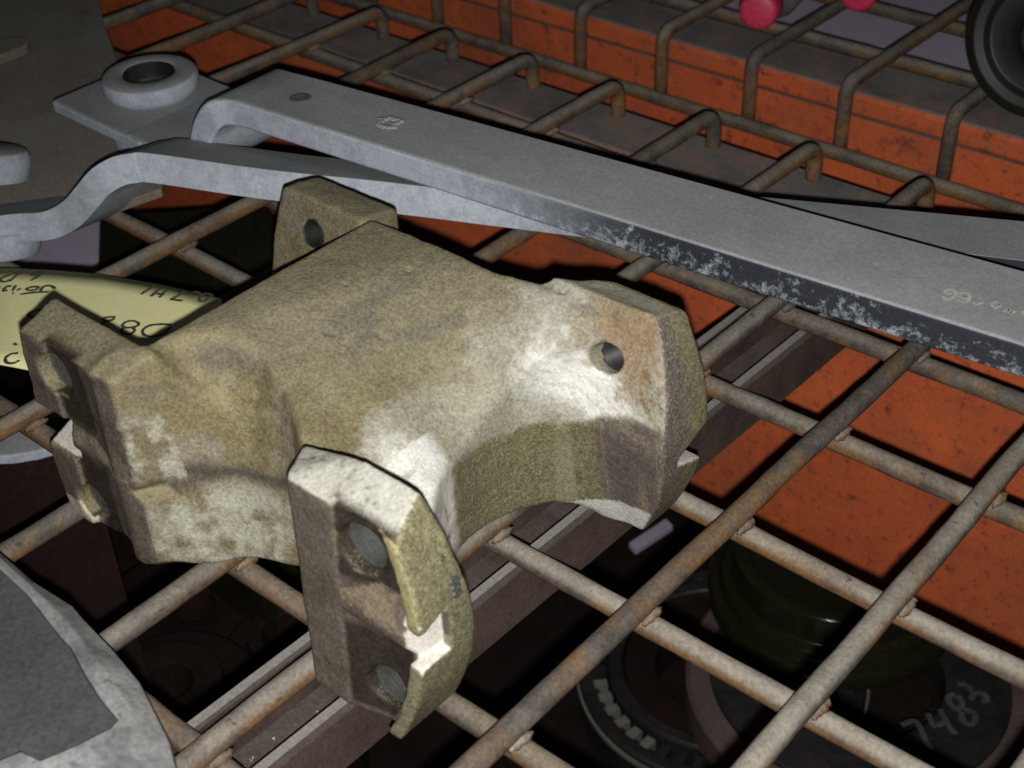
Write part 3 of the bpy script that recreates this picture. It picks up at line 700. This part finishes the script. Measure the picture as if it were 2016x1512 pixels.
# stamped number on the bar
st = MB()
def bar_stroke(pts): ribbon(st, [P(px, py, Z1)+np.array([0, 0, .005]) for px, py in smoothline(pts, 4)], .021)
def o2(fx, fy): return (1750+fx*266/2011, 500+fy*200/1512)
for pts in (
  [(800,640),(830,680),(900,690),(980,640),(990,580),(930,545),(860,550),(820,590)], [(830,600),(900,615),(940,590)], [(795,660),(860,705)],
  [(1040,620),(1110,600),(1190,625),(1200,670),(1150,690),(1070,675),(1040,640)], [(1200,660),(1180,720),(1110,745),(1010,705)],
  [(1265,745),(1300,780),(1410,745)], [(1620,745),(1560,760),(1540,800),(1580,830),(1640,815),(1640,780),(1580,790)],
  [(1700,905),(1780,850),(1800,920),(1880,880)], [(1990,880),(1975,910),(2010,940)]):
    bar_stroke([o2(*q) for q in pts])
st.build('stamped_number', M['stamp'], link1)

link2 = thing('link_bar', (-4.9, -3.6, .0), 'grey link bar with an S bend at its end, passing underneath the other bar', 'link bar', 'grey link bars')
f2 = [P(-260, 455, .36), P(-120, 440, .36), P(0, 424, .37), P(40, 420, .38), P(78, 418, .40), P(106, 408, .45), P(129, 391, .55), P(150, 366, .68), P(179, 333, .82), P(218, 310, .90), P(255, 302, .925), P(300, 302, .93), P(520, 333, .91), P(760, 358, .885)]
d2 = np.array([.915, .404, 0])
for s in (1.0, 2.2, 3.4, 4.6): f2.append(P(760, 358, .885)+d2*s+np.array([0, 0, -.012*s]))
perp = np.array([-.404, .915, 0]); b2 = []
for i, p in enumerate(f2):
    roll = math.radians(16 if i < 14 else 16-3.5*(i-13)); wdt = .54 if i > 6 else .58
    b2.append(p+perp*wdt*math.cos(roll)+np.array([0, 0, -wdt*math.sin(roll)]))
rails_bar(f2, b2, .21, 'bar', M['arm'], link2, 4)
bc = P(-40, 345, .33); ax = (np.sin(math.radians(-18))*perp+np.array([0, 0, 1.])) ; ax = (perp*math.sin(math.radians(20))+np.array([0, 0, math.cos(math.radians(20))]))
MB().lathe([(.12, .22), (.30, .22), (.355, .20), (.38, .15), (.38, .06), (.36, -.02)], bc, ax, 56).build('ring_boss', M['arm'], link2, bevel=.012)
bc2 = P(-30, 470, .12)
MB().lathe([(.05, -.10), (.38, -.10), (.40, -.05), (.40, .05), (.38, .09)], bc2, ax, 56).build('lower_boss', M['arm'], link2, bevel=.012)

# ------------------------------------------------------------------ dull flat plate at the back left
pz = .15
pp = [P(*q, pz)[:2] for q in ((190, -30), (205, 45), (228, 108), (250, 190), (322, 352), (318, 372), (180, 420), (-160, 420), (-160, -30))]
bp = MB().prism(pp, .075, pz).build('flat_plate', M['plate'], None, bevel=.015)
tag(bp, 'dull brown-grey flat plate lying under the end plate of the upper link bar', 'plate')
sl = thing('slotted_strap', P(0, 110, .3), 'short dusty strap with a rounded end lying on the dull plate', 'strap')
sl.location.z = .151*G
c0 = P(22, 95, .2); dirv = P(-120, 150, .2)-c0; dirv /= np.linalg.norm(dirv); pv = np.array([-dirv[1], dirv[0], 0]); rr_ = .17
poly = [c0[:2]+(rr_*(-math.sin(t)*0+1)*0)*pv[:2]+rr_*(math.cos(t)*pv[:2]-math.sin(t)*dirv[:2]) for t in np.linspace(0, math.pi, 10)]
poly += [(c0-pv*rr_+dirv*2.4)[:2], (c0+pv*rr_+dirv*2.4)[:2]]
MB().prism(poly, .153, .25).build('strap', M['plate'], sl, bevel=.02)

# ------------------------------------------------------------------ yellow tag
TZ = .19
def tz(px): return TZ
tp = thing('paper_tag', P(200, 620, TZ), 'yellow paper tag with handwritten part number, tucked under the casting', 'paper tag')
tp.location.z = .16*G
cs = [P(-60, 528, TZ), P(22, 528, TZ), P(110, 532, TZ), P(200, 539, TZ), P(330, 562, TZ), P(436, 588, TZ)]
cs2 = [P(-90, 700, TZ), P(30, 722, TZ), P(140, 745, TZ), P(240, 768, TZ), P(350, 790, TZ), P(446, 811, TZ)]
vs, fs, NR = [], [], 8
for a, b in zip(cs, cs2):
    for k in range(NR): vs.append(a+(b-a)*k/(NR-1))
vs = [np.array(v)+np.array([0, 0, .004*math.sin(v[0]*2.2)]) for v in vs]
for i in range(len(cs)-1):
    for k in range(NR-1): fs.append((i*NR+k, i*NR+k+1, (i+1)*NR+k+1, (i+1)*NR+k))
sheet = MB().add(vs, fs).build('sheet', M['paper'], tp, smooth=True)
so = sheet.modifiers.new('t', 'SOLIDIFY'); so.thickness = .0003
hw = MB()
def o3(fx, fy): return (fx*460/2016, 510+fy*230/1008)
for pts in (
  [(210,105),(150,160),(90,215)], [(190,150),(120,150),(30,185),(10,210),(50,220),(100,200)],          # P
  [(400,105),(330,110),(270,140),(320,145),(345,125)], [(370,130),(320,165),(265,195)],                # G
  [(480,265),(440,240),(380,245),(350,285)], [(345,250),(290,250),(235,265),(250,280),(310,275),(340,255)], [(180,265),(150,285)],
  [(140,240),(110,290)], [(105,250),(60,255),(30,290),(70,285)], [(0,255),(-20,285)], [(425,300),(300,305),(180,322)], [(110,315),(125,314)],
  [(1340,245),(1280,285),(1220,325)], [(1395,270),(1350,305),(1305,345)], [(1450,265),(1415,295),(1375,340)], [(1350,305),(1420,315)],
  [(1590,290),(1530,330),(1470,360)], [(1470,358),(1530,366),(1578,372)],
  [(1840,330),(1790,310),(1740,330),(1720,370),(1760,380),(1810,340)], [(1760,330),(1700,300),(1660,305)], 
  [(1480,585),(1400,580),(1300,590),(1240,625),(1240,665),(1290,685),(1370,680),(1440,640),(1480,600)],
  [(1200,570),(1150,550),(1090,560),(1060,590),(1090,610),(1160,605),(1200,585),(1195,565)], [(1150,610),(1165,640),(1120,670),(1070,660),(1050,630),(1090,605)],
  [(1000,520),(940,520),(890,535),(920,550),(970,545),(995,525)], [(960,550),(900,570),(860,590)],
  [(420,475),(360,460),(280,475),(245,510),(300,520),(380,505),(425,480)], [(300,520),(250,550),(200,590)],
  [(160,820),(100,825),(50,860),(60,900),(120,905),(170,880)], [(120,735),(150,750)]):
    ribbon(hw, [P(px, py, TZ)+np.array([0, 0, .004*math.sin(P(px, py, TZ)[0]*2.2)+.009]) for px, py in [tuple(q) for q in smoothline([o3(*q) for q in pts], 4)]], .023)
hw.build('handwriting', M['ink'], tp)

# ------------------------------------------------------------------ grey housing, lower left
hs = thing('machined_housing', P(120, 1420, .3), 'pale grey cast housing with a flat slate-coloured face, cut off at the lower left', 'housing')
outer = [(-160, 1010), (0, 1088), (70, 1148), (142, 1192), (160, 1214), (222, 1278), (275, 1343), (302, 1396), (335, 1462), (352, 1535), (352, 1640), (150, 1760), (-160, 1760)]
inner = [(-160, 1050), (0, 1118), (55, 1170), (118, 1250), (140, 1275), (168, 1328), (196, 1372), (233, 1416), (215, 1434), (150, 1467), (80, 1497), (40, 1477), (-160, 1560)]
zi = [.50, .50, .50, .50, .50, .50, .50, .50, .56, .56, .56, .56, .56]
Ob = [P(*q, .42)-np.array([0, 0, .34]) for q in outer]; Oo = [P(*q, .40) for q in outer]; Ii = [P(*q, h) for q, h in zip(inner, zi)]
Mi = [a*.42+b*.58+np.array([0, 0, .035]) for a, b in zip(Oo, Ii)]
Id = [np.array([p[0], p[1], .40]) for p in Ii]
n = len(outer); vs = Ob+Oo+Mi+Ii+Id; fs = []
for L_ in range(4):
    for i in range(n-0):
        j = (i+1) % n; fs.append((L_*n+i, L_*n+j, (L_+1)*n+j, (L_+1)*n+i))
MB().add(vs, fs).build('casting', M['housing'], hs, bevel=.03, segs=3)
inn2 = [np.array(p) for p in Ii]; cm = sum(inn2)/n
face = [(p[0]*.985+cm[0]*.015, p[1]*.985+cm[1]*.015) for p in inn2[:8]]+[(p[0]*.97+cm[0]*.03, p[1]*.97+cm[1]*.03) for p in inn2[8:]]
MB().prism(face, .38, .493).build('flat_face', M['slate'], hs, bevel=.008)
MB().prism([P(*q, .5)[:2] for q in ((-60, 1512), (0, 1498), (40, 1477), (62, 1497), (70, 1540), (-60, 1560))], .40, .499).build('slot_shade', M['black'], hs)  # black slab standing in for the shade of the notch

# pale curved cover below the deck by the left arm
pc = [P(*q, -.75)[:2] for q in ((-160, 800), (-40, 818), (60, 832), (130, 850), (160, 862), (120, 874), (70, 888), (20, 896), (-40, 898), (-160, 894))]
cv = thing('cover_plate', (P(40, 860, -.75)[0], P(40, 860, -.75)[1], -6.4), 'pale grey curved cover plate seen below the left arm of the casting', 'cover plate')
MB().prism(pc, -.84, -.75).build('curved_cover', M['arm'], cv, bevel=.02)
MB().prism([(q[0]*.9+pc[4][0]*.1-.15, q[1]*.9+pc[4][1]*.1+.08) for q in pc], -6.4, -.845).build('body', M['deepbrown'], cv)

# ------------------------------------------------------------------ things on the lower shelf
rcz = -5.2; SC = 1.24
def sc(prof, k=1.24): return [(r*k, z*k) for r, z in prof]
rc = P(1690, 1320, rcz)
ringt = thing('bearing_cup', (rc[0], rc[1], -6.), 'wide dark steel bearing cup with the number 7483 chalked on its face', 'bearing cup')
MB().lathe(sc([(.66, -.33), (.66, -.02), (.70, 0.), (1.13, 0.), (1.15, -.012), (1.15, -.33)]), rc, n=96, closed=True).build('cup', M['darkmetal'], ringt, smooth=False, bevel=.006)
MB().lathe(sc([(1.152, -.03), (1.30, -.05), (1.34, -.09), (1.34, -.35), (1.152, -.35)]), rc, n=96, closed=True).build('outer_rim', M['pinkdust'], ringt, smooth=False, bevel=.01)
ck = MB()
def o4(fx, fy): return (1616+fx*400/2016, 1212+fy*300/1512)
for pts in ([(800,1085),(860,1065),(935,1045),(990,1130),(1040,1240),(1090,1330)], [(1060,970),(1090,1040),(1130,1095),(1200,1075),(1270,1050)], [(1180,930),(1230,1030),(1290,1130),(1350,1180)],
            [(1330,790),(1270,810),(1280,880),(1340,930),(1390,920),(1400,860),(1350,800)], [(1390,930),(1440,940),(1520,980),(1530,1050),(1480,1090),(1420,1060),(1395,1000),(1400,940)],
            [(1360,690),(1420,690),(1480,720),(1470,760)], [(1510,780),(1600,780),(1650,830),(1600,870)], [(1510,780),(1490,850)]):
    ribbon(ck, [P(*q, rcz+.006) for q in smoothline([o4(*q) for q in pts], 4)], .055)
ck.build('chalk_number', M['chalk'], ringt)
dc = P(1650, 1075, -4.45)
dr = thing('glossy_drum', (dc[0], dc[1], -5.2), 'glossy dark olive stepped drum standing on the bearing cup', 'drum')
MB().lathe(sc([(.001, -.03), (.70, -.03), (.72, .0), (.80, .0), (.83, -.02), (.83, -.27), (.85, -.29), (.90, -.30), (.92, -.33), (.92, -.38), (.93, -.40), (.99, -.41), (1.01, -.44), (1.01, -.56), (.97, -.6), (.001, -.6)]), (dc[0], dc[1], dc[2]), n=96).build('drum_body', M['olive'], dr, smooth=False, bevel=.012, segs=3)
bcz = -5.85
bc = P(1420, 1312, bcz)
br = thing('roller_bearing', (bc[0], bc[1], -6.2), 'large roller bearing with bright rollers showing in a dark cage, below the deck', 'roller bearing')
MB().lathe(sc([(1.08, -.40), (1.05, -.02), (1.10, 0), (1.17, 0), (1.19, -.02), (1.19, -.40)]), bc, n=96, closed=True).build('outer_race', M['darkmetal'], br, bevel=.006)
MB().lathe(sc([(1.195, -.05), (1.215, -.05), (1.215, -.09), (1.195, -.09)]), bc, n=96, closed=True).build('bright_lip', M['chrome'], br)
MB().lathe(sc([(.82, -.40), (.82, .06), (.84, .08), (.93, .08), (.95, .05), (.93, -.40)]), bc, n=96, closed=True).build('inner_race', M['darkmetal'], br, bevel=.01)
def ang(px, py): q = P(px, py, bcz+.1)-bc; return math.atan2(q[1], q[0])
a0_, a1_ = sorted((ang(1225, 1255) % (2*math.pi), ang(1325, 1375) % (2*math.pi)))
MB().lathe(sc([(.82, .084), (.84, .09), (.94, .09), (.96, .06)]), bc, n=24, a0=a0_, a1=a1_).build('race_arc', M['pink2'], br, smooth=True)  # pale pink on one arc of the race, the rest stays dark
MB().lathe(sc([(.55, -.4), (.55, .02), (.8, .02), (.8, -.4)]), bc, n=64, closed=True).build('bore_sleeve', M['deepbrown'], br)
rl = MB().box((bc[0]+1.03*SC-.075, bc[1]-.05, bc[2]-.40), (bc[0]+1.03*SC+.06, bc[1]+.05, bc[2]+.0)).build('roller', M['chrome'], br, smooth=False)
rme = rl.data; rv = np.empty(len(rme.vertices)*3); rme.vertices.foreach_get('co', rv); rv = rv.reshape(-1, 3)
ctr = np.array([bc[0]+1.03*SC, bc[1], 0])*G-np.array(br.location)*np.array([1, 1, 0]); ctr[2] = 0
rme.vertices.foreach_set('co', (rv-ctr).ravel()); rme.update()
rme_unlit = rme.copy(); rme_unlit.materials.clear(); rme_unlit.materials.append(M['darkmetal']); r0_, r1_ = sorted((ang(1195, 1310) % (2*math.pi), ang(1285, 1475) % (2*math.pi)))
for k in range(44):
    o = rl if k == 0 else rl.copy()
    if k: COL.objects.link(o)
    o.parent = br; th = 2*math.pi*k/44; o.location = (1.03*SC*math.cos(th)*G, 1.03*SC*math.sin(th)*G, 0); o.rotation_euler.z = th
    o.data = rme if r0_ < th < r1_ else rme_unlit  # only this arc is coloured as catching the light, other rollers dark
# dark parts further left below the deck
dk = thing('dark_block', (-4.5, -2.6, -2.2), 'dark olive box-shaped part under the deck, behind the yellow tag', 'dark block')
a = P(200, 430, -1.3); b = P(205, 545, -1.3)
MB().prism([P(*q, -1.3)[:2] for q in ((196, 425), (192, 560), (420, 700), (640, 560), (520, 400))], -6.4, -1.3).build('block', M['olive'], dk, bevel=.02)
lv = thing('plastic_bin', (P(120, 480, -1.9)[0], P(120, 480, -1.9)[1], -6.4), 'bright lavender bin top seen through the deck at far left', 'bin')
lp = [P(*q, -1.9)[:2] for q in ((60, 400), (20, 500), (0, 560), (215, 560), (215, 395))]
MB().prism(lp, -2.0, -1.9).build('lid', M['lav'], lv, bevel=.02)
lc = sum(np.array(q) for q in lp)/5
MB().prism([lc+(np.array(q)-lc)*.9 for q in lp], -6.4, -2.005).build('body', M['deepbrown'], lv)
lv2 = MB().prism([P(*q, -6.3)[:2] for q in ((1238, 1068), (1252, 1082), (1325, 1034), (1311, 1020))], -6.39, -6.3).build('plastic_strip', M['lav'], None, bevel=.01)
tag(lv2, 'thin lavender plastic strip seen below the right foot of the casting', 'plastic strip')
for k, (px, py, zz, r) in enumerate(((380, 1190, -4.6, 1.1), (330, 1340, -4.2, .8), (560, 1240, -4.4, .6))):
    c = P(px, py, zz)
    o = MB().lathe([(.2, -.5), (.22, -.02), (.25, 0), (r*.6, 0), (r*.62, -.12), (r-.05, -.15), (r, -.2), (r, -2.1)], c, n=48).build('dark_hub', M['deepbrown'], None, bevel=.01)
    tag(o, ('wide dark rusty hub under the deck between casting and housing', 'middling dark rusty hub under the deck beside the grey housing', 'small dark rusty hub under the deck below the front arm')[k], 'hub', 'dark hubs on the lower shelf')

# ------------------------------------------------------------------ things on the far deck
wc = P(2062, 74, .62)
pu = thing('pulley_wheel', (wc[0], wc[1], -.1), 'black-green pulley wheel standing on edge at the upper right', 'pulley wheel')
axw = np.array([CAM_C[0]-wc[0]-3.2, CAM_C[1]-wc[1], 2.2]); axw /= np.linalg.norm(axw)
MB().lathe([(.10, -.25), (.10, .02), (.13, .05), (.20, .05), (.22, .02), (.30, -.02), (.46, .0), (.50, .05), (.58, .07), (.66, .03), (.68, -.05), (.68, -.22), (.62, -.28), (.1, -.28)], wc, axw, 72, closed=True).build('wheel', M['wheel'], pu, smooth=False, bevel=.015)
MB().lathe([(.001, .0), (.09, .0), (.098, -.02), (.098, -.2)], wc, axw, 32).build('hub_bush', M['brass'], pu)
for k, (px, py, zz) in enumerate(((1506, 6, .26), (1700, -28, .26))):
    c = P(px, py, zz)
    bo = thing('plastic_bottle', (c[0], c[1], .02), ('milky plastic bottle lying with its pink-red cap towards us, left one', 'milky plastic bottle lying with its pink-red cap towards us, beside the pulley wheel')[k], 'bottle', 'bottles with red caps')
    axb = np.array([.35, -1., .12]); axb /= np.linalg.norm(axb)
    MB().lathe([(.001, .30), (.13, .30), (.165, .285), (.18, .25), (.185, .04), (.17, .0), (.001, .0)], c, axb, 40).build('cap', M['red'], bo, smooth=True)
    MB().lathe([(.14, .02), (.15, -.12), (.22, -.25), (.25, -.4), (.25, -1.4), (.001, -1.42)], c, axb, 40).build('bottle', M['milky'], bo, smooth=True)
